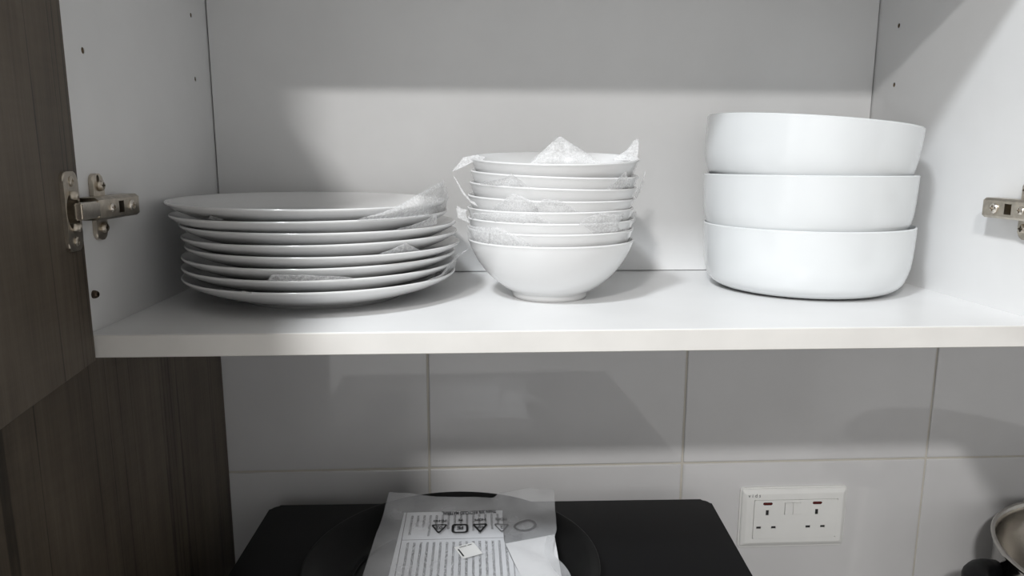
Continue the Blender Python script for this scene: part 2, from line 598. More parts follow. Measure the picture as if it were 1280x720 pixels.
# loose confirmat screw head low on the left side
bm = bmesh.new(); add_screw(bm, (0.0, -0.2935, Z(0.0292)), (1, 0, 0), 0.0032, 0.0035)
bm.transform(cab_inv); tag(from_bm('screw', bm, 'dark_screw', left), 'small dark screw head low on the panel')

# doors: hinged on both sides and standing open
DOOR_W, DOOR_T, DOOR_ANG = 0.400, 0.018, math.radians(7.9)
door_z0, door_z1 = -0.0195, TOP + 0.018


def door_frame(side):
    """maps (distance from the hinge edge, depth behind the inner face, height) to the room"""
    ang = DOOR_ANG if side == 'L' else math.radians(3.5)
    ca, sa = math.cos(ang), math.sin(ang)

    def f(d, t, h):
        x = 0.0058 + d * sa - t * ca
        y = -D - 0.0015 - d * ca - t * sa
        return (x if side == 'L' else W - x, y, Z(h))
    return f


def make_door(side):
    f = door_frame(side)
    bm = bmesh.new()
    add_prism(bm, [(0, 0), (DOOR_W, 0), (DOOR_W, DOOR_T), (0, DOOR_T)], lambda u, v, h: f(u, v, h), door_z0, door_z1)
    bmesh.ops.bevel(bm, geom=list(bm.edges), offset=0.0007, segments=1, affect='EDGES')
    bm.transform(cab_inv)
    d = from_bm('door', bm, 'wood', cab)
    bm = bmesh.new()
    hz = 0.05
    add_tube(bm, [f(DOOR_W - 0.03, DOOR_T, hz), f(DOOR_W - 0.03, DOOR_T + 0.028, hz + 0.002), f(DOOR_W - 0.03, DOOR_T + 0.028, hz + 0.126), f(DOOR_W - 0.03, DOOR_T, hz + 0.128)], 0.005)
    bm.transform(cab_inv)
    from_bm('handle', bm, 'nickel', d, True)
    return d


door_l = make_door('L')
door_r = make_door('R')


# cup hinges: arm on a winged mounting plate, link arm, cup flange on the door
def make_hinge(side, zc, door, shift=0.0):
    sx = (lambda x: x) if side == 'L' else (lambda x: W - x)
    f = door_frame(side)

    def P(x, y, z):
        return (sx(x), y + shift, Z(zc + z))
    # arm: a channel with rounded shoulders, tapering towards its inner end
    bm = bmesh.new()
    sec = [(-0.0085, 0.003), (-0.0085, 0.0145), (-0.0065, 0.0170), (0.0065, 0.0170), (0.0085, 0.0145), (0.0085, 0.003)]
    ys = [(-0.306, 1.0, 0.0), (-0.300, 1.04, 0.0006), (-0.272, 1.02, 0.0006), (-0.2405, 1.04, 0.0), (-0.2395, 1.02, -0.0006)]
    rings = []
    for y, k, dx in ys:
        rings.append([bm.verts.new(P(x + (dx if x > 0.01 else 0), y, z * k)) for z, x in sec])
    for a, b in zip(rings, rings[1:]):
        for i in range(len(sec)):
            bm.faces.new((a[i], a[(i + 1) % len(sec)], b[(i + 1) % len(sec)], b[i]))
    bm.faces.new(rings[0][::-1]); bm.faces.new(rings[-1])
    bm.transform(cab_inv)
    h = from_bm('hinge', bm, 'nickel', cab)
    tag(h, 'nickel-plated concealed cup hinge')

    def sub(name, bm, mat, smooth=False):
        bm.transform(cab_inv)
        return from_bm(name, bm, mat, h, smooth)
    # winged mounting plate
    bm = bmesh.new()
    yc = -0.2765
    out = round_poly([(-0.0085, -0.026), (0.0085, -0.026), (0.0085, 0.026), (-0.0085, 0.026)], 0.006)
    add_prism(bm, out, lambda u, v, t: P(t, yc + u, v), 0.0, 0.0034, 0.0012, 2)
    mp = sub('mounting_plate', bm, 'nickel')
    oval = [(0.0022 * math.cos(a * math.pi / 6), 0.0034 * math.sin(a * math.pi / 6)) for a in range(12)]
    cb = bmesh.new(); add_prism(cb, oval, lambda u, v, t: P(t, yc - 0.0005 + u, 0.0218 + v), 0.0006, 0.006)
    cb.transform(cab_inv); cut(mp, cb)
    for zz in (0.0165, -0.0165):
        bm = bmesh.new(); add_screw(bm, P(0.0034, yc + 0.001, zz), (1 if side == 'L' else -1, 0, 0), 0.0043, 0.0034)
        sub('screw', bm, 'nickel')
    # floor of the keyhole above the upper screw
    bm = bmesh.new()
    add_prism(bm, [(u * 0.97, v * 0.97) for u, v in oval], lambda u, v, t: P(t, yc - 0.0005 + u, 0.0218 + v), 0.0004, 0.0008)
    sub('keyhole', bm, 'nickel')
    # adjusting screws and slot on the arm
    for yy, r in ((-0.2875, 0.0036), (-0.2555, 0.0046)):
        bm = bmesh.new(); add_screw(bm, P(0.0174, yy, 0.0), (1 if side == 'L' else -1, 0, 0), r, 0.0022)
        sub('screw', bm, 'nickel_bright')
    rect = [(-0.0042, -0.0046), (0.0042, -0.0046), (0.0042, 0.0046), (-0.0042, 0.0046)]
    cb = bmesh.new(); add_prism(cb, rect, lambda u, v, t: P(t, -0.272 + u, v), 0.0055, 0.022)
    cb.transform(cab_inv); cut(h, cb)
    bm = bmesh.new(); add_prism(bm, [(u * 0.98, v * 0.98) for u, v in rect], lambda u, v, t: P(t, -0.272 + u, v), 0.0052, 0.0058)
    sub('slot', bm, 'nickel')
    # link arm from the cabinet arm across to the cup
    bm = bmesh.new()
    ca = f(0.026, -0.0075, zc)
    a = Vector((ca[0], ca[1], Z(zc)))
    b = Vector(P(0.0135, -0.298, 0))
    dirv = (b - a).normalized(); nx = Vector((dirv.y, -dirv.x, 0))
    pts = []
    for base in (a, b):
        for dz in (-0.0062, 0.0062):
            for dn in (-0.003, 0.003):
                pts.append(bm.verts.new(base + nx * dn + Vector((0, 0, dz))))
    for q in ((0, 1, 3, 2), (4, 6, 7, 5), (0, 4, 5, 1), (2, 3, 7, 6), (0, 2, 6, 4), (1, 5, 7, 3)):
        bm.faces.new([pts[i] for i in q])
    bmesh.ops.bevel(bm, geom=list(bm.edges), offset=0.001, segments=2, affect='EDGES')
    sub('link_arm', bm, 'nickel_bright')
    # cup flange screwed to the door, with the dark cup and knuckles
    bm = bmesh.new()
    out = round_poly([(0.0075, -0.0285), (0.0335, -0.0285), (0.0335, 0.0285), (0.0075, 0.0285)], 0.007)
    add_prism(bm, out, lambda u, v, t: f(u, -t, zc + v), 0.0, 0.0026, 0.0009, 2)
    fl = sub('cup_flange', bm, 'nickel')
    ring = [(math.cos(2 * math.pi * k / 28), math.sin(2 * math.pi * k / 28)) for k in range(28)]
    for target in (fl, door):
        cb = bmesh.new()
        add_prism(cb, [(0.0205 + 0.0118 * a, 0.0135 * b) for a, b in ring], lambda u, v, t: f(u, -t, zc + v), -0.0115, 0.010)
        cb.transform(cab_inv); cut(target, cb)
    # pressed steel cup sunk into the door
    bm = bmesh.new()
    loops = [[bm.verts.new(f(0.0205 + 0.0117 * k * a, -t, zc + 0.0134 * k * b)) for a, b in ring] for k, t in ((1.0, 0.0024), (1.0, -0.0090), (0.88, -0.0110))]
    for la, lb in zip(loops, loops[1:]):
        for q in range(28):
            bm.faces.new((la[q], la[(q + 1) % 28], lb[(q + 1) % 28], lb[q]))
    bm.faces.new(loops[-1])
    sub('cup', bm, 'nickel')
    for zz in (0.0115, -0.0115):
        bm = bmesh.new()
        cpt = Vector(f(0.021, -0.003, zc + zz))
        add_tube(bm, [cpt + Vector((0, 0, -0.003)), cpt + Vector((0, 0, 0.003))], 0.0042, 14)
        sub('knuckle', bm, 'nickel', True)
    nrm = Vector(f(0, -1, 0)) - Vector(f(0, 0, 0))
    for zz in (0.0215, -0.0215):
        bm = bmesh.new(); add_screw(bm, f(0.0205, -0.0026, zc + zz), nrm, 0.0037, 0.0014)
        sub('screw', bm, 'nickel')
    return h


make_hinge('L', 0.0965, door_l)
make_hinge('R', 0.0925, door_r, 0.0075)


# unseen closed cabinet, added to darken the tiles and pot below it
shade_cab = thing('wall_cabinet', 'unseen closed cabinet with wood-grain doors, added to shade the tiles and pot', 'cabinet', (1.2, 0, ZS))
N0, N1 = W + PT + 0.002, W + PT + 0.802
bm = bmesh.new(); add_box(bm, (N0, -D, Z(-0.018)), (N1, WALL_Y, Z(TOP + 0.018)), 0.0006, 1)
bm.transform(Matrix.Translation((-1.2, 0, -ZS))); from_bm('body', bm, 'melamine', shade_cab)
for q in range(2):
    bm = bmesh.new(); add_box(bm, (N0 + 0.002 + q * 0.4, -D - 0.020, Z(door_z0)), (N0 + 0.398 + q * 0.4, -D - 0.002, Z(door_z1)), 0.001, 1)
    bm.transform(Matrix.Translation((-1.2, 0, -ZS))); dd = from_bm('door', bm, 'wood', shade_cab)
    hx = N0 + (0.37 if q == 0 else 0.43)
    bm = bmesh.new(); add_tube(bm, [(hx, -D - 0.02, Z(0.03)), (hx, -D - 0.048, Z(0.032)), (hx, -D - 0.048, Z(0.156)), (hx, -D - 0.02, Z(0.158))], 0.005)
    bm.transform(Matrix.Translation((-1.2, 0, -ZS))); from_bm('handle', bm, 'nickel', dd, True)


# ------------------------------------------------------------------ crockery
def tilt_matrix(x, y, z, tx, ty):
    """tx raises the right side, ty the rear"""
    return Matrix.Translation((x, y, Z(z))) @ Matrix.Rotation(-math.atan(tx), 4, 'Y') @ Matrix.Rotation(math.atan(ty), 4, 'X')


# dinner plates: coupe profile on a foot ring
outer = [(0.0, 0.0028), (0.070, 0.0028), (0.0725, 0.0), (0.0765, 0.0), (0.079, 0.0032), (0.095, 0.0075), (0.112, 0.0130), (0.124, 0.0186), (0.1296, 0.0225)]
rim = [(0.1308, 0.0240), (0.1306, 0.0250), (0.1294, 0.0252)]
inner = [(0.1220, 0.0222), (0.110, 0.0165), (0.095, 0.0108), (0.080, 0.0082), (0.050, 0.0078), (0.0, 0.0078)]
bm = bmesh.new()
add_lathe(bm, outer[:5] + smooth_profile(outer[4:] + rim + inner[:4], 3)[1:] + inner[4:], n=96)
bmesh.ops.recalc_face_normals(bm, faces=bm.faces)
plate_me = bpy.data.meshes.new('dinner_plate'); bm.to_mesh(plate_me); bm.free()
plate_me.materials.append(M['porcelain'])
for p in plate_me.polygons:
    p.use_smooth = True
PLATES = [(0.1480, -0.1420, 0.0000, 0.000, 0.000), (0.1478, -0.1400, 0.0098, 0.000, 0.000), (0.1484, -0.1400, 0.0196, 0.000, 0.000),
          (0.1526, -0.1414, 0.0294, -0.004, 0.000), (0.1502, -0.1414, 0.0392, 0.004, 0.000), (0.1491, -0.1408, 0.0490, -0.004, 0.000),
          (0.1410, -0.1425, 0.0592, 0.002, 0.004), (0.1385, -0.1440, 0.0702, -0.010, 0.010)]
ORD = ['bottom', 'second', 'third', 'fourth', 'fifth', 'sixth', 'seventh', 'top']
for i, pl in enumerate(PLATES):
    o = link('dinner_plate', plate_me)
    o.matrix_world = tilt_matrix(*pl)
    lab = {0: 'white porcelain dinner plate at the bottom of the plate stack, resting on the board',
           7: 'white dinner plate on top of the plate stack, its inside showing'}.get(i, 'white porcelain dinner plate, %s from the bottom of the plate stack' % ORD[i])
    tag(o, lab, 'plate', 'stacked dinner plates')

# small soup bowls: flared, on a low foot
prof = [(0.0, 0.0030), (0.0315, 0.0030), (0.0330, 0.0), (0.0360, 0.0), (0.0372, 0.0030), (0.0378, 0.0062)]
body = [(0.0378, 0.0062), (0.0475, 0.0118), (0.0610, 0.0232), (0.0710, 0.0360), (0.0775, 0.0480), (0.0803, 0.0555)]
lip = [(0.0811, 0.0572), (0.0806, 0.0582), (0.0795, 0.0580)]
ins = [(0.0768, 0.0535), (0.0735, 0.0470), (0.0670, 0.0365), (0.0575, 0.0250), (0.0470, 0.0142), (0.0400, 0.0098), (0.0300, 0.0092), (0.0, 0.0090)]
bm = bmesh.new()
add_lathe(bm, prof[:-1] + smooth_profile(body + lip + ins, 3), n=80)
bmesh.ops.recalc_face_normals(bm, faces=bm.faces)
bowl_me = bpy.data.meshes.new('soup_bowl'); bm.to_mesh(bowl_me); bm.free()
bowl_me.materials.append(M['porcelain'])
for p in bowl_me.polygons:
    p.use_smooth = True
BOWLS = [(0.3735, -0.1600, 0.0000, 0.0, 0.0), (0.3730, -0.1590, 0.0112, 0.0, 0.004), (0.3728, -0.1600, 0.0208, -0.006, 0.004),
         (0.3727, -0.1600, 0.0312, 0.0, 0.010), (0.3722, -0.1605, 0.0416, -0.018, 0.018), (0.3735, -0.1600, 0.0528, -0.030, 0.024),
         (0.3742, -0.1600, 0.0637, -0.030, 0.034), (0.3765, -0.1575, 0.0782, 0.000, 0.076)]
for i, bl in enumerate(BOWLS):
    o = link('soup_bowl', bowl_me)
    o.matrix_world = tilt_matrix(*bl)
    lab = {0: 'small white footed bowl at the bottom of the bowl stack, its whole outside visible',
           7: 'small white bowl on top of the bowl stack, tilted forward'}.get(i, 'small white bowl, %s from the bottom of the nested bowl stack' % ORD[i])
    tag(o, lab, 'bowl', 'stacked small bowls')

# straight-sided serving bowls
outer = [(0.072, 0.0), (0.0860, 0.0026), (0.0955, 0.0090), (0.0998, 0.0180), (0.1026, 0.0300), (0.1040, 0.0480), (0.1046, 0.0660)]
lip = [(0.1046, 0.0678), (0.1038, 0.0687), (0.1028, 0.0684)]
ins = [(0.1018, 0.0640), (0.1002, 0.0480), (0.0975, 0.0320), (0.0935, 0.0200), (0.0860, 0.0110), (0.0720, 0.0062), (0.0, 0.0055)]
bm = bmesh.new()
add_lathe(bm, [(0.0, 0.0015), (0.066, 0.0015), (0.0675, 0.0)] + smooth_profile(outer + lip + ins, 4), n=96)
bmesh.ops.recalc_face_normals(bm, faces=bm.faces)
serve_me = bpy.data.meshes.new('serving_bowl'); bm.to_mesh(serve_me); bm.free()
serve_me.materials.append(M['porcelain_cool'])
for p in serve_me.polygons:
    p.use_smooth = True
SERVE = [(0.6495, -0.1175, 0.0, 0.0, 0.0), (0.6470, -0.1175, 0.0510, -0.004, -0.004), (0.6430, -0.1165, 0.1040, -0.080, 0.014)]
for sv, lab in zip(SERVE, ('large straight-sided white bowl at the bottom of the three, on the board',
                           'large straight-sided white bowl in the middle of the three',
                           'large straight-sided white bowl on top of the three, leaning to one side')):
    o = link('serving_bowl', serve_me)
    o.matrix_world = tilt_matrix(*sv)
    tag(o, lab, 'bowl', 'stacked large bowls')

# ------------------------------------------------------------------ packing foam between the crockery
FOAM = {
  'F1': [[(0.2016, -0.26, 0.0843), (0.2282, -0.2435, 0.0842), (0.2536, -0.2164, 0.0841), (0.2692, -0.14, 0.0815)], [(0.2026, -0.2639, 0.0847), (0.2291, -0.2504, 0.0888), (0.2533, -0.23, 0.0949), (0.2732, -0.135, 0.0971)], [(0.2024, -0.2646, 0.085), (0.229, -0.2486, 0.0927), (0.2506, -0.2278, 0.1045), (0.2687, -0.135, 0.1138)]],
  'F2': [[(0.2322, -0.2388, 0.0749), (0.2437, -0.2274, 0.0748), (0.2534, -0.215, 0.0747), (0.2639, -0.1966, 0.0745)], [(0.2332, -0.2419, 0.0755), (0.2434, -0.2322, 0.0773), (0.2544, -0.2187, 0.0808), (0.2644, -0.2024, 0.0852)]],
  'F3': [[(0.2179, -0.2498, 0.0547), (0.2305, -0.2404, 0.0538), (0.2413, -0.23, 0.0535), (0.2504, -0.2192, 0.0535)], [(0.2191, -0.2532, 0.0555), (0.2285, -0.2465, 0.0584), (0.2387, -0.2376, 0.0622), (0.2469, -0.229, 0.0569)]],
  'F4': [[(0.1269, -0.2694, 0.0348), (0.1448, -0.271, 0.0342), (0.1641, -0.2699, 0.0343), (0.198, -0.2605, 0.0352)], [(0.1294, -0.2733, 0.0371), (0.1336, -0.2738, 0.0411), (0.1581, -0.274, 0.0403), (0.1899, -0.2673, 0.0377)]],
  'F5': [[(0.2538, -0.2143, 0.025), (0.2672, -0.1888, 0.023), (0.2764, -0.1382, 0.022), (0.2806, -0.1388, 0.0303)], [(0.2568, -0.2161, 0.0264), (0.267, -0.1983, 0.0283), (0.2753, -0.1752, 0.0355), (0.2799, -0.1387, 0.0393)]],
  'F5t': [[(0.2768, -0.15, 0.0311), (0.2793, -0.15, 0.0343), (0.2857, -0.15, 0.0408), (0.2921, -0.15, 0.0456)], [(0.2785, -0.15, 0.0376), (0.2801, -0.15, 0.04), (0.2857, -0.15, 0.0428), (0.2921, -0.15, 0.046)]],
  'F6': [[(0.0745, -0.2487, 0.0839), (0.0804, -0.2525, 0.0839), (0.0861, -0.2557, 0.0842), (0.0924, -0.2589, 0.0844)], [(0.0791, -0.2558, 0.0855), (0.0809, -0.2568, 0.0879), (0.0856, -0.2594, 0.0868), (0.0932, -0.2631, 0.0851)]],
  'F7': [[(0.1029, -0.2632, 0.0241), (0.1065, -0.2645, 0.0236), (0.1101, -0.2656, 0.0235), (0.1137, -0.2666, 0.0233)], [(0.1049, -0.2671, 0.0261), (0.1078, -0.268, 0.0266), (0.1113, -0.2691, 0.0258), (0.1141, -0.2698, 0.0252)]],
  'B1': [[(0.3074, -0.17, 0.1328), (0.2998, -0.17, 0.1328), (0.2899, -0.17, 0.1275), (0.2777, -0.17, 0.1226)], [(0.3098, -0.165, 0.1366), (0.3014, -0.165, 0.1384), (0.2884, -0.165, 0.1358), (0.2776, -0.165, 0.1233)]],
  'B2': [[(0.3467, -0.215, 0.1294), (0.3682, -0.215, 0.1295), (0.3912, -0.215, 0.1295), (0.4143, -0.215, 0.1296)], [(0.3532, -0.205, 0.1351), (0.3691, -0.205, 0.1493), (0.3843, -0.205, 0.1494), (0.4087, -0.205, 0.1352)], [(0.3599, -0.195, 0.1402), (0.3731, -0.195, 0.1517), (0.3819, -0.195, 0.1525), (0.4058, -0.195, 0.1381)], [(0.3705, -0.192, 0.1489), (0.3765, -0.19, 0.1548), (0.3795, -0.19, 0.1548), (0.3867, -0.192, 0.1497)]],
  'B3': [[(0.4354, -0.15, 0.1338), (0.445, -0.15, 0.1331), (0.4546, -0.15, 0.1331), (0.4601, -0.15, 0.1354)], [(0.4379, -0.145, 0.1377), (0.4466, -0.145, 0.1401), (0.4546, -0.145, 0.1417), (0.4621, -0.145, 0.1448)], [(0.4517, -0.14, 0.1394), (0.4539, -0.14, 0.1464), (0.4585, -0.14, 0.1543), (0.4625, -0.14, 0.1551)]],
  'B4': [[(0.4148, -0.2314, 0.1082), (0.4229, -0.2261, 0.1083), (0.4316, -0.2186, 0.1098), (0.4413, -0.207, 0.1115)], [(0.4188, -0.2319, 0.1124), (0.4252, -0.2274, 0.1171), (0.4311, -0.2225, 0.1219), (0.4379, -0.2155, 0.1154)], [(0.4247, -0.2304, 0.1172), (0.4296, -0.2265, 0.1213), (0.4326, -0.2239, 0.1241), (0.4339, -0.2226, 0.1237)]],
  'B5': [[(0.304, -0.2015, 0.1127), (0.3187, -0.2196, 0.1105), (0.3331, -0.2302, 0.1088), (0.348, -0.2369, 0.1091)], [(0.3082, -0.2131, 0.1152), (0.3233, -0.2276, 0.1164), (0.3342, -0.2345, 0.1193), (0.3416, -0.2379, 0.1139)], [(0.3123, -0.2207, 0.1155), (0.326, -0.2319, 0.1185), (0.3307, -0.2348, 0.122), (0.3368, -0.238, 0.1173)]],
  'B6': [[(0.3468, -0.2352, 0.0889), (0.3619, -0.239, 0.0884), (0.3772, -0.2397, 0.0878), (0.3937, -0.2372, 0.0876)], [(0.352, -0.2402, 0.0955), (0.3615, -0.2421, 0.0969), (0.3739, -0.243, 0.0963), (0.3831, -0.2424, 0.0935)], [(0.3565, -0.2433, 0.0998), (0.3606, -0.244, 0.1005), (0.3715, -0.245, 0.0998), (0.3743, -0.245, 0.0985)]],
  'B7': [[(0.3131, -0.2122, 0.0895), (0.3263, -0.2244, 0.0882), (0.34, -0.2324, 0.088), (0.355, -0.2376, 0.0891)], [(0.3207, -0.224, 0.0959), (0.3289, -0.23, 0.0984), (0.3411, -0.2364, 0.0973), (0.352, -0.2402, 0.0948)], [(0.3288, -0.2323, 0.1027), (0.3321, -0.2343, 0.1048), (0.3416, -0.2388, 0.1016), (0.3491, -0.2414, 0.099)]],
  'B8': [[(0.2964, -0.1804, 0.0745), (0.318, -0.2173, 0.0755), (0.3421, -0.2334, 0.0754), (0.369, -0.2397, 0.078)], [(0.2957, -0.1888, 0.0805), (0.3165, -0.2203, 0.0815), (0.3398, -0.2359, 0.082), (0.3589, -0.2417, 0.0831)], [(0.2979, -0.1989, 0.0857), (0.3157, -0.2223, 0.0873), (0.3383, -0.2374, 0.087), (0.3505, -0.2418, 0.0894)]],
  'B9': [[(0.2948, -0.165, 0.0724), (0.2917, -0.165, 0.0786), (0.2902, -0.165, 0.0832), (0.2918, -0.165, 0.0863)], [(0.2886, -0.165, 0.0755), (0.2871, -0.165, 0.0801), (0.2856, -0.165, 0.084), (0.2864, -0.165, 0.0871)], [(0.2824, -0.165, 0.0778), (0.2817, -0.165, 0.0825), (0.281, -0.165, 0.0871), (0.2818, -0.165, 0.0902)]],
  'B10': [[(0.3017, -0.2, 0.0916), (0.2958, -0.2, 0.0945), (0.2886, -0.2, 0.1025), (0.28, -0.2, 0.1184)], [(0.2995, -0.2, 0.0952), (0.2951, -0.2, 0.0974), (0.2893, -0.2, 0.1047), (0.28, -0.2, 0.1199)]],
  'B11': [[(0.3888, -0.2385, 0.0765), (0.4061, -0.2331, 0.0717), (0.4266, -0.2198, 0.0703), (0.4424, -0.2006, 0.0707)], [(0.3911, -0.2416, 0.0802), (0.406, -0.2369, 0.0791), (0.4253, -0.2255, 0.0781), (0.4574, -0.16, 0.0739)], [(0.3956, -0.2436, 0.0846), (0.4097, -0.2385, 0.088), (0.4284, -0.2268, 0.086), (0.461, -0.15, 0.0831)]],
  'B12': [[(0.3116, -0.2104, 0.0573), (0.3263, -0.2244, 0.0571), (0.3443, -0.2343, 0.0568), (0.3629, -0.2391, 0.0569)], [(0.3122, -0.216, 0.0667), (0.3206, -0.224, 0.0675), (0.3351, -0.2336, 0.0642), (0.3509, -0.2399, 0.0599)], [(0.3129, -0.2196, 0.0742), (0.3185, -0.2248, 0.0754), (0.3261, -0.2305, 0.0724), (0.3384, -0.2374, 0.0667)]],
  'B13': [[(0.4572, -0.15, 0.0994), (0.4611, -0.15, 0.1041), (0.4649, -0.15, 0.112), (0.4678, -0.15, 0.1214)], [(0.4606, -0.15, 0.0962), (0.4636, -0.15, 0.1025), (0.4665, -0.15, 0.1112), (0.4685, -0.15, 0.123)]],
  'B14': [[(0.2923, -0.1606, 0.0563), (0.2977, -0.1851, 0.0567), (0.3051, -0.2012, 0.0563), (0.3116, -0.2104, 0.0558)], [(0.2917, -0.174, 0.0655), (0.2978, -0.194, 0.0645), (0.3051, -0.207, 0.0643), (0.3122, -0.216, 0.0645)], [(0.2918, -0.1836, 0.0733), (0.2979, -0.1988, 0.0731), (0.3051, -0.2105, 0.0734), (0.3129, -0.2196, 0.0742)]],
}


def resample(pts, n):
    """Catmull-Rom through control points"""
    P = [Vector(p) for p in pts]
    out = []
    k = len(P) - 1
    for i in range(n + 1):
        t = i / n * k
        j = min(int(t), k - 1)
        t -= j
        a, b, c, d = P[max(j - 1, 0)], P[j], P[j + 1], P[min(j + 2, k)]
        out.append(0.5 * ((2 * b) + (c - a) * t + (2 * a - 5 * b + 4 * c - d) * t * t + (3 * b - a - 3 * c + d) * t ** 3))
    return out


def straight(pts, n):
    P = [Vector(p) for p in pts]
    k = len(P) - 1
    out = []
    for i in range(n + 1):
        t = i / n * k
        j = min(int(t), k - 1)
        out.append(P[j].lerp(P[j + 1], t - j))
    return out


def add_sheet(bm, rows, nu=18, nv=9, amp=0.0010, seed=0.0, thick=0.0005):
    ctrl = [straight(r, nu) for r in rows]
    cols = [straight([c[i] for c in ctrl], nv) for i in range(nu + 1)]
    g = [[None] * (nv + 1) for _ in range(nu + 1)]
    for i in range(nu + 1):
        for j in range(nv + 1):
            p = cols[i][j].copy()
            q = p * 90 + Vector((seed, seed * 2.3, 0))
            wgt = j / nv
            p += Vector((noise.noise(q), noise.noise(q + Vector((31, 0, 0))), noise.noise(q + Vector((0, 17, 0))))) * amp * (0.3 + wgt)
            g[i][j] = p
    nrm = Vector((0, -thick, 0))
    A = [[bm.verts.new((p.x, p.y, Z(p.z))) for p in r] for r in g]
    B = [[bm.verts.new((p.x, p.y + thick, Z(p.z))) for p in r] for r in g]
    for i in range(nu):
        for j in range(nv):
            bm.faces.new((A[i][j], A[i + 1][j], A[i + 1][j + 1], A[i][j + 1]))
            bm.faces.new((B[i][j], B[i][j + 1], B[i + 1][j + 1], B[i + 1][j]))
    for j in range(nv):
        bm.faces.new((A[0][j], A[0][j + 1], B[0][j + 1], B[0][j]))
        bm.faces.new((A[nu][j], B[nu][j], B[nu][j + 1], A[nu][j + 1]))
    for i in range(nu):
        bm.faces.new((A[i][0], B[i][0], B[i + 1][0], A[i + 1][0]))
        bm.faces.new((A[i][nv], A[i + 1][nv], B[i + 1][nv], B[i][nv]))


FOAM_INFO = {
    'F1': ('large foam flap folded up over the rim of the top plate', 1),
    'F2': ('small foam corner poking out under the plate second from the top', 1),
    'F3': ('crumpled foam corner between the fourth and fifth plates of the stack', 1),
    'F4': ('crinkled foam strip along the front edge of the second lowest plate', 1),
    'F5': ('foam corner with a pointed tip beside the two lowest plates', 1),
    'F6': ('tiny foam scrap peeking out under the top plate', 1),
    'F7': ('tiny foam scrap on the rim of the lowest plate', 1),
    'B1': ('foam tongue drooping over the rim of the top small bowl towards the plates', 0),
    'B2': ('foam triangle standing up inside the top small bowl', 0),
    'B3': ('upright foam tip on the rim of the top small bowl towards the large bowls', 0),
    'B4': ('white foam triangle under the top small bowl facing the large bowls', 2),
    'B5': ('foam triangle hanging on the second and third small bowls', 2),
    'B6': ('see-through foam triangle on the middle of the small bowl stack', 2),
    'B7': ('wide see-through foam corner beside the middle foam triangle', 2),
    'B8': ('long foam band across the lower middle of the small bowls', 2),
    'B9': ('foam corner sticking out of the bowl stack towards the plates', 0),
    'B10': ('thin foam sliver curling out from the bowl stack towards the plates', 0),
    'B11': ('curved foam flap wrapping the third lowest small bowl', 2),
    'B12': ('foam triangle lying against the second lowest small bowl', 2),
    'B13': ('thin clear foam sliver beside the bowl stack facing the large bowls', 0),
    'B14': ('foam fold covering the plate-side rim of the second lowest small bowl', 2),
}
for k, (key, (lab, anchor)) in enumerate(FOAM_INFO.items()):
    rows = [list(r) for r in FOAM[key]]
    if anchor:
        c = (0.147, -0.142) if anchor == 1 else (0.3735, -0.16)
        dr, dz = (0.020, -0.0072) if anchor == 1 else (0.006, -0.0095)
        row = []
        for x, y, z in rows[0]:
            v = Vector((x - c[0], y - c[1]))
            v *= (v.length - dr) / v.length
            row.append((c[0] + v.x, c[1] + v.y, z + dz))
        rows.insert(0, row)
    bm = bmesh.new()
    add_sheet(bm, rows, amp=0.0006 if key not in ('F6', 'F7', 'B10', 'B13') else 0.0003, seed=k * 3.7)
    if key == 'F5':
        add_sheet(bm, FOAM['F5t'], amp=0.0004, seed=5.0)
    tag(from_bm('foam_sheet', bm, 'foam', None, True), lab, 'packing foam', 'packing foam sheets')

# ------------------------------------------------------------------ black appliance on the counter
MT = -0.290
mw = thing('microwave_oven', 'black box-shaped appliance with rounded corners below the plastic bag', 'appliance', (0.31, -0.22, Z(CT)))
mw_inv = Matrix.Translation((-0.31, 0.22, -Z(CT)))


def mpart(name, bm, mat, parent=mw, smooth=False):
    bm.transform(mw_inv)
    return from_bm(name, bm, mat, parent, smooth)


corners = [(0.0448, -0.0155), (0.036, -0.495), (0.5650, -0.503), (0.5945, -0.0255)]
bm = bmesh.new()
add_prism(bm, round_poly(corners, [0.011, 0.008, 0.008, 0.011]), lambda u, v, h: (u, v, h), Z(CT) + 0.012, Z(MT), 0.0035, 3)
mpart('casing', bm, 'black_enamel')
bm = bmesh.new(); add_box(bm, (0.041, -0.517, Z(CT) + 0.018), (0.43, -0.4955, Z(MT) - 0.006), 0.003)
dr = mpart('door', bm, 'black_enamel')
bm = bmesh.new(); add_box(bm, (0.085, -0.5185, Z(CT) + 0.06), (0.385, -0.5165, Z(MT) - 0.05), 0.001)
mpart('glass', bm, 'black_glass', dr)
bm = bmesh.new(); add_box(bm, (0.435, -0.5165, Z(CT) + 0.018), (0.562, -0.5005, Z(MT) - 0.006), 0.003)
cp = mpart('control_panel', bm, 'black_enamel')
for zz in (-0.36, -0.45):
    bm = bmesh.new()
    add_lathe(bm, [(0, 0), (0.022, 0), (0.022, 0.016), (0.019, 0.019), (0, 0.019)], n=28, to3d=lambda a, b, h: (0.50 + a, -0.5165 - h, Z(zz) + b))
    mpart('knob', bm, 'black_enamel', cp, True)
for fx, fy in ((0.07, -0.06), (0.07, -0.46), (0.54, -0.06), (0.54, -0.46)):
    bm = bmesh.new(); add_lathe(bm, [(0, 0), (0.012, 0), (0.014, 0.013), (0, 0.013)], c=(fx, fy, Z(CT)), n=18)
    mpart('foot', bm, 'bakelite')

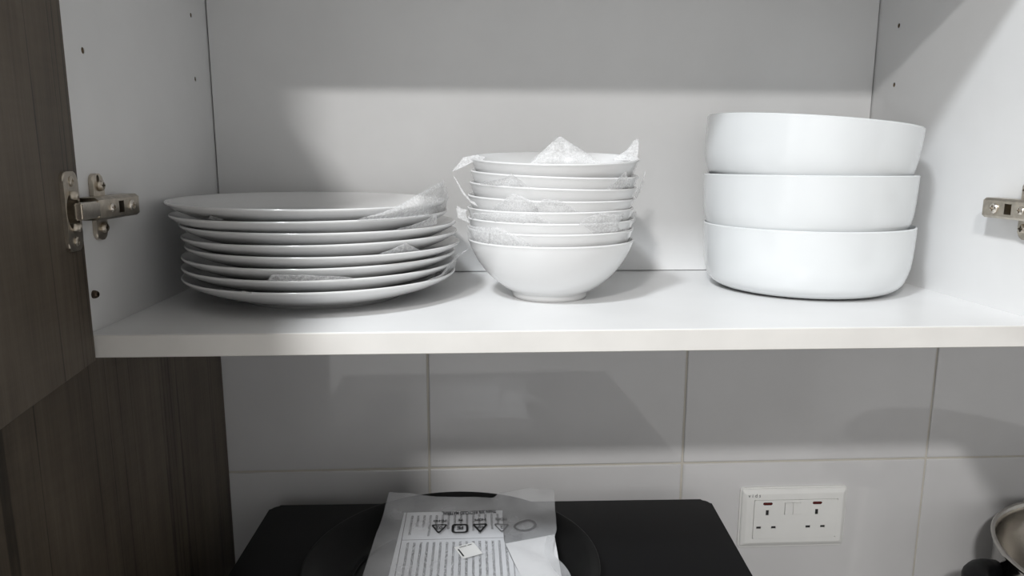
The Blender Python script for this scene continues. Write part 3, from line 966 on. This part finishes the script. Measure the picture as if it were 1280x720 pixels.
# round black pan lying on the appliance
PX, PY, PR = 0.274, -0.1925, 0.1485
bm = bmesh.new()
pprof = [(0.0, 0.0), (0.112, 0.0), (0.118, 0.0015), (0.130, 0.0120), (0.1415, 0.0205), (0.1475, 0.0240), (0.1490, 0.0255), (0.1482, 0.0268),
         (0.1455, 0.0262), (0.1395, 0.0228), (0.1330, 0.0165), (0.1200, 0.0068), (0.1120, 0.0040), (0.1060, 0.0038), (0.1040, 0.0050), (0.1000, 0.0052), (0.0980, 0.0038), (0.0, 0.0038)]
add_lathe(bm, smooth_profile(pprof, 2), n=96)
pan = from_bm('round_pan', bm, 'black_pan', None, True)
pan.location = (PX, PY, Z(MT))
tag(pan, 'shallow round black pan under the plastic bag', 'pan')

# ------------------------------------------------------------------ plastic bag with a booklet, lying on the pan
BZ = -0.262


def lerp_table(tab, t):
    for (a, va), (b, vb) in zip(tab, tab[1:]):
        if t <= b:
            k = (t - a) / (b - a) if b > a else 0
            k = max(0.0, min(1.0, k))
            return va + (vb - va) * k
    return tab[-1][1]


LEFT = [(0.070, 0.1970), (0.150, 0.1920), (0.226, 0.1895), (0.350, 0.1880)]
RIGHT = [(0.070, 0.3905), (0.110, 0.3880), (0.150, 0.3850), (0.195, 0.3750), (0.232, 0.3885), (0.350, 0.3900)]
ZREAR = [(0.0, -0.2490), (0.12, -0.2515), (0.28, -0.2560), (0.62, -0.2590), (0.645, -0.2585), (0.66, -0.2525), (0.85, -0.2495), (1.0, -0.2500)]


def bag_z(u, yy):
    """height of the bag's upper film; yy = distance in front of the wall cabinet's back"""
    zr = lerp_table(ZREAR, u)
    k = max(0.0, 1 - (yy - 0.070) / 0.045)
    base = -0.2578
    z = base + (zr - base) * k * k * (3 - 2 * k)
    q = Vector((u * 7, yy * 40, 1.7))
    wr = 0.0012 + 0.0030 * max(0, min(1, (u - 0.68) / 0.15))
    z += noise.noise(q) * wr
    if u > 0.66 and yy > 0.15:      # slack film folding up over the loose corner
        z += 0.006 * math.sin(min(1, (u - 0.66) / 0.3) * math.pi) * min(1, (yy - 0.15) / 0.06)
    return z


def bag_pt(u, yy, dz=0.0):
    xl, xr = lerp_table(LEFT, yy), lerp_table(RIGHT, yy)
    return (xl + (xr - xl) * u, -yy, Z(bag_z(u, yy) + dz))


def on_bag(x, y, dz=0.0):
    xl, xr = lerp_table(LEFT, -y), lerp_table(RIGHT, -y)
    u = (x - xl) / (xr - xl)
    return (x, y, Z(bag_z(u, -y) + dz))


bag_root = thing('plastic_bag', 'translucent printed plastic bag lying across the black pan', 'plastic bag', (0.29, -0.2, Z(-0.262)))
bag_inv = Matrix.Translation((-0.29, 0.2, -Z(-0.262)))


def bpart(name, bm, mat, smooth=False, parent=None):
    bm.transform(bag_inv)
    return from_bm(name, bm, mat, parent or bag_root, smooth)


NU, NV = 64, 44
bm = bmesh.new()
top = [[bm.verts.new(bag_pt(i / NU, 0.070 + 0.280 * j / NV)) for j in range(NV + 1)] for i in range(NU + 1)]
for i in range(NU):
    for j in range(NV):
        bm.faces.new((top[i][j], top[i][j + 1], top[i + 1][j + 1], top[i + 1][j]))
bpart('upper_film', bm, 'film', True)
bm = bmesh.new()


def low(u, yy):
    p = bag_pt(u, yy)
    e = min(1, min(u, 1 - u) * 14) * min(1, (0.350 - yy) * 60)
    zb = Z(-0.2640) if yy > 0.1 else p[2] - 0.0008
    k = max(0, min(1, (yy - 0.075) / 0.03))
    z = p[2] + (Z(-0.2640) - p[2]) * k * e
    return (p[0], p[1], z - 0.0004)


lowg = [[bm.verts.new(low(i / 32, 0.070 + 0.280 * j / 24)) for j in range(25)] for i in range(33)]
for i in range(32):
    for j in range(24):
        bm.faces.new((lowg[i][j], lowg[i + 1][j], lowg[i + 1][j + 1], lowg[i][j + 1]))
bpart('lower_film', bm, 'film', True)

# marks printed on the bag: they read from the other side of the counter, so they are turned half round
def turned(cx, cy):
    return lambda u, v: on_bag(cx - u, cy - v * 1.35, 0.0008)


def ring_bm(bm, outline, w, place):
    n = len(outline)
    c = Vector((sum(p[0] for p in outline) / n, sum(p[1] for p in outline) / n))
    o, i = [], []
    for p in outline:
        d = (Vector(p) - c)
        o.append(bm.verts.new(place(p[0], p[1])))
        q = c + d * (1 - w / d.length)
        i.append(bm.verts.new(place(q.x, q.y)))
    for k in range(n):
        bm.faces.new((o[k], o[(k + 1) % n], i[(k + 1) % n], i[k]))


bm = bmesh.new()
text_bm(bm, 'THAN 20% RECYCLED MATERIAL', 0.0042, lambda u, v: on_bag(0.2905 - u * 0.98, -0.1095 - v * 2.3, 0.0009), bold=0.03)
bpart('printed_line', bm, 'ink')
tri = lambda s: round_poly([(-s, -0.72 * s), (s, -0.72 * s), (0, 0.92 * s)], s * 0.18, 3)
sq = lambda s: round_poly([(-s, -0.8 * s), (s, -0.8 * s), (s, 0.8 * s), (-s, 0.8 * s)], s * 0.4, 4)
for cx, shape, wd, num, cap, mat, sz in ((0.2585, tri, 0.0026, '02', 'PE-HD', 'ink', 0.0098), (0.2809, sq, 0.0027, 'PE', 'PE', 'ink', 0.0090),
                                         (0.3024, tri, 0.0030, 'HDPE', 'HDPE', 'ink', 0.0092), (0.3258, tri, 0.0020, '2', 'HDPE', 'grey_ink', 0.0090)):
    cy = -0.1450
    bm = bmesh.new()
    ring_bm(bm, shape(sz), wd, turned(cx, cy))
    text_bm(bm, num, 0.0072 if len(num) < 3 else 0.0046, turned(cx, cy + 0.002), bold=0.02)
    text_bm(bm, cap, 0.0052, turned(cx, cy + 0.0185), bold=0.03)
    bpart('recycling_mark', bm, mat)
bm = bmesh.new()
ring_bm(bm, [(0.0125 * math.cos(a * math.pi / 12), 0.0085 * math.sin(a * math.pi / 12)) for a in range(24)], 0.0028, turned(0.3512, -0.143))
bpart('recycling_mark', bm, 'grey_ink')
# small white sticker
ca, sa = math.cos(math.radians(24)), math.sin(math.radians(24))
stick = lambda dz: (lambda u, v: on_bag(0.2900 + u * ca - v * sa, -0.1895 + u * sa + v * ca, dz))
bm = bmesh.new()
vs = [[bm.verts.new(stick(0.0009)(-0.0108 + 0.0216 * i / 6, -0.0118 + 0.0236 * j / 6)) for j in range(7)] for i in range(7)]
for i in range(6):
    for j in range(6):
        bm.faces.new((vs[i][j], vs[i + 1][j], vs[i + 1][j + 1], vs[i][j + 1]))
st = bpart('sticker', bm, 'sticker'); tag(st, 'small white tilted sticker')
bm = bmesh.new()
for u0, u1, v0, v1 in ((-0.0092, -0.0076, -0.0080, 0.0060), (-0.0060, 0.0016, 0.0080, 0.0090), (0.0030, 0.0075, 0.0080, 0.0090)):
    f = stick(0.0012)
    bm.faces.new([bm.verts.new(f(*q)) for q in ((u0, v0), (u1, v0), (u1, v1), (u0, v1))])
bpart('sticker_print', bm, 'ink', False, st)

# booklet, and an added white sheet standing in for bright folded film
bm = bmesh.new()
out = [(0.0, 0.0), (0.1115, 0.0), (0.1115, -0.066), (0.118, -0.098), (0.127, -0.132), (0.127, -0.225), (0.0, -0.225)]
out = [(u + v * 0.025, v) for u, v in out]
add_prism(bm, out, lambda u, v, h: (u, v, h), 0.0, 0.0034, 0.0004, 1)
bk = from_bm('instruction_booklet', bm, 'paper')
bk.location = (0.2170, -0.1010, Z(-0.2632))
tag(bk, 'folded instruction booklet covered in small print inside the plastic bag', 'booklet')
bm = bmesh.new()
add_prism(bm, [(0.000, -0.004), (0.053, 0.012), (0.050, -0.13), (0.022, -0.13), (0.010, -0.055)], lambda u, v, h: (u, v, h), 0.0, 0.0006)
film_patch = from_bm('bright_film_patch', bm, 'film_white')
film_patch.location = (0.3290, -0.1650, Z(-0.2630))
tag(film_patch, 'added white sheet beside the booklet imitating bright folded film of the bag', 'film patch')

# ------------------------------------------------------------------ double wall socket
SX, SZ, SW, SH = 0.6515, -0.2966, 0.146, 0.086
SY = WALL_Y
sk = thing('wall_socket', 'white double power socket with two rocker switches on the tiles', 'socket', (SX + SW / 2, SY, Z(SZ - SH / 2)))
sk_inv = Matrix.Translation((-(SX + SW / 2), -SY, -Z(SZ - SH / 2)))


def S3(u, v, h):
    """u from the left edge, v down from the top edge, h out from the wall"""
    return (SX + u, SY - h, Z(SZ - v))


def spart(name, bm, mat, parent=sk, smooth=False):
    bm.transform(sk_inv)
    return from_bm(name, bm, mat, parent, smooth)


def srect(bm, u0, u1, v0, v1, h0, h1, r=0.0, bev=0.0, seg=2):
    pts = [(u0, v0), (u1, v0), (u1, v1), (u0, v1)]
    if r:
        pts = round_poly(pts, r, 4)
    add_prism(bm, pts, S3, h0, h1, bev, seg)


bm = bmesh.new(); srect(bm, 0.0, SW, 0.0, SH, -0.0005, 0.0030, 0.004, 0.0006, 1)
spart('back_box', bm, 'switch_white')
bm = bmesh.new()
rings = []
for ins_w, hh in ((0.0, 0.0026), (0.0, 0.0050), (0.0012, 0.0064), (0.0055, 0.0086), (0.0068, 0.0088)):
    pts = round_poly([(0.0016 + ins_w, 0.0012 + ins_w), (SW - 0.0016 - ins_w, 0.0012 + ins_w), (SW - 0.0016 - ins_w, SH - 0.0030 - ins_w), (0.0016 + ins_w, SH - 0.0030 - ins_w)], 0.0022, 3)
    rings.append([bm.verts.new(S3(u, v, hh)) for u, v in pts])
for ra, rb in zip(rings, rings[1:]):
    for q in range(len(ra)):
        bm.faces.new((ra[q], ra[(q + 1) % len(ra)], rb[(q + 1) % len(ra)], rb[q]))
bm.faces.new(rings[0][::-1]); bm.faces.new(rings[-1])
fp = spart('face_plate', bm, 'switch_white')
SLOTS = []
for u in (0.0355, 0.1030):
    SLOTS.append((u - 0.0021, u + 0.0021, 0.0295, 0.0370))
    for du in (-0.0105, 0.0098):
        SLOTS.append((u + du - 0.0032, u + du + 0.0032, 0.0528, 0.0562))


def scut(o, rects):
    for (u0, u1, v0, v1), h0, h1 in rects:
        cb = bmesh.new(); srect(cb, u0, u1, v0, v1, h0, h1)
        cb.transform(sk_inv)
        cut(o, cb)


# the insert sits in a pocket of the face plate, the rockers in a pocket of the insert, each with an open joint
scut(fp, [((0.0172, SW - 0.0142, 0.0152, SH - 0.0150), 0.0036, 0.02)])
bm = bmesh.new(); srect(bm, 0.0170, SW - 0.0140, 0.0150, SH - 0.0148, 0.0032, 0.0039)
spart('seam', bm, 'switch_white')
bm = bmesh.new(); srect(bm, 0.0177, SW - 0.0147, 0.0157, SH - 0.0155, 0.0037, 0.0096, 0.0018, 0.0004, 1)
ins_p = spart('socket_insert', bm, 'switch_white')
ROCK = (0.0586, 0.0808, 0.0190, 0.0364)
scut(ins_p, [(q, 0.0050, 0.02) for q in SLOTS] + [(ROCK, 0.0060, 0.02)])
for u in (0.0355, 0.1030):
    bm = bmesh.new(); srect(bm, u - 0.0064, u + 0.0064, 0.0185, 0.0222, 0.0094, 0.0101, 0.0017, 0.0004, 1)
    spart('indicator_lens', bm, 'neon')
for u0, u1, v0, v1 in SLOTS:
    bm = bmesh.new(); srect(bm, u0 + 0.0001, u1 - 0.0001, v0 + 0.0001, v1 - 0.0001, 0.0048, 0.0088)
    tag(spart('pin_slot', bm, 'shutter'), 'shutter block in the pin slot, black painted as the shade of its depth')
bm = bmesh.new(); srect(bm, 0.0585, 0.0809, 0.0189, 0.0365, 0.0056, 0.0062)
spart('seam', bm, 'switch_white')
for u0, u1 in ((0.0591, 0.0694), (0.0700, 0.0803)):
    bm = bmesh.new(); srect(bm, u0, u1, 0.0195, 0.0358, 0.0060, 0.0112, 0.0006, 0.0006, 2)
    spart('rocker_switch', bm, 'switch_white')
bm = bmesh.new()
text_bm(bm, 'v i d s', 0.0072, lambda u, v: S3(0.0172 + u, 0.0090 - v, 0.00905))
spart('lettering', bm, 'ink')

# ------------------------------------------------------------------ steel pot beside the socket
QX, QY, QR, QZ = 1.085, -0.163, 0.1750, -0.318
pot = thing('steel_pot', 'wide stainless steel pot with a rolled rim on the counter', 'pot', (QX, QY, Z(CT)))
h = QZ - CT
bm = bmesh.new()
pp = [(0.0, 0.0), (QR - 0.020, 0.0), (QR - 0.008, 0.006), (QR - 0.0045, 0.02), (QR - 0.0045, h - 0.010), (QR - 0.001, h - 0.006), (QR, h - 0.002), (QR - 0.002, h), (QR - 0.005, h - 0.0015),
      (QR - 0.0062, h - 0.010), (QR - 0.0062, h - 0.040), (QR - 0.0105, h - 0.046), (QR - 0.0105, 0.02), (QR - 0.02, 0.004), (0.0, 0.003)]
add_lathe(bm, pp, n=96)
from_bm('body', bm, 'steel', pot, True)
for sgn in (-1, 1):
    bm = bmesh.new()
    pts = []
    for k in range(13):
        a = math.pi * k / 12
        pts.append((sgn * (QR - 0.012 + 0.052 * math.sin(a)), -0.060 * math.cos(a), h - 0.034 + 0.008 * math.sin(a)))
    add_tube(bm, pts, [0.013 + 0.003 * math.sin(math.pi * k / 12) for k in range(13)], 14)
    hd = from_bm('handle', bm, 'bakelite', pot, True)
    tag(hd, 'black side handle')
    for k in (0, 12):
        bm = bmesh.new()
        p = pts[k]
        add_lathe(bm, [(0.0, -0.002), (0.010, -0.002), (0.010, 0.004), (0.0, 0.005)], n=16, to3d=lambda a, b, t: (sgn * (QR - 0.004 + t), p[1] + a, h - 0.034 + b))
        from_bm('rivet', bm, 'steel', hd, True)
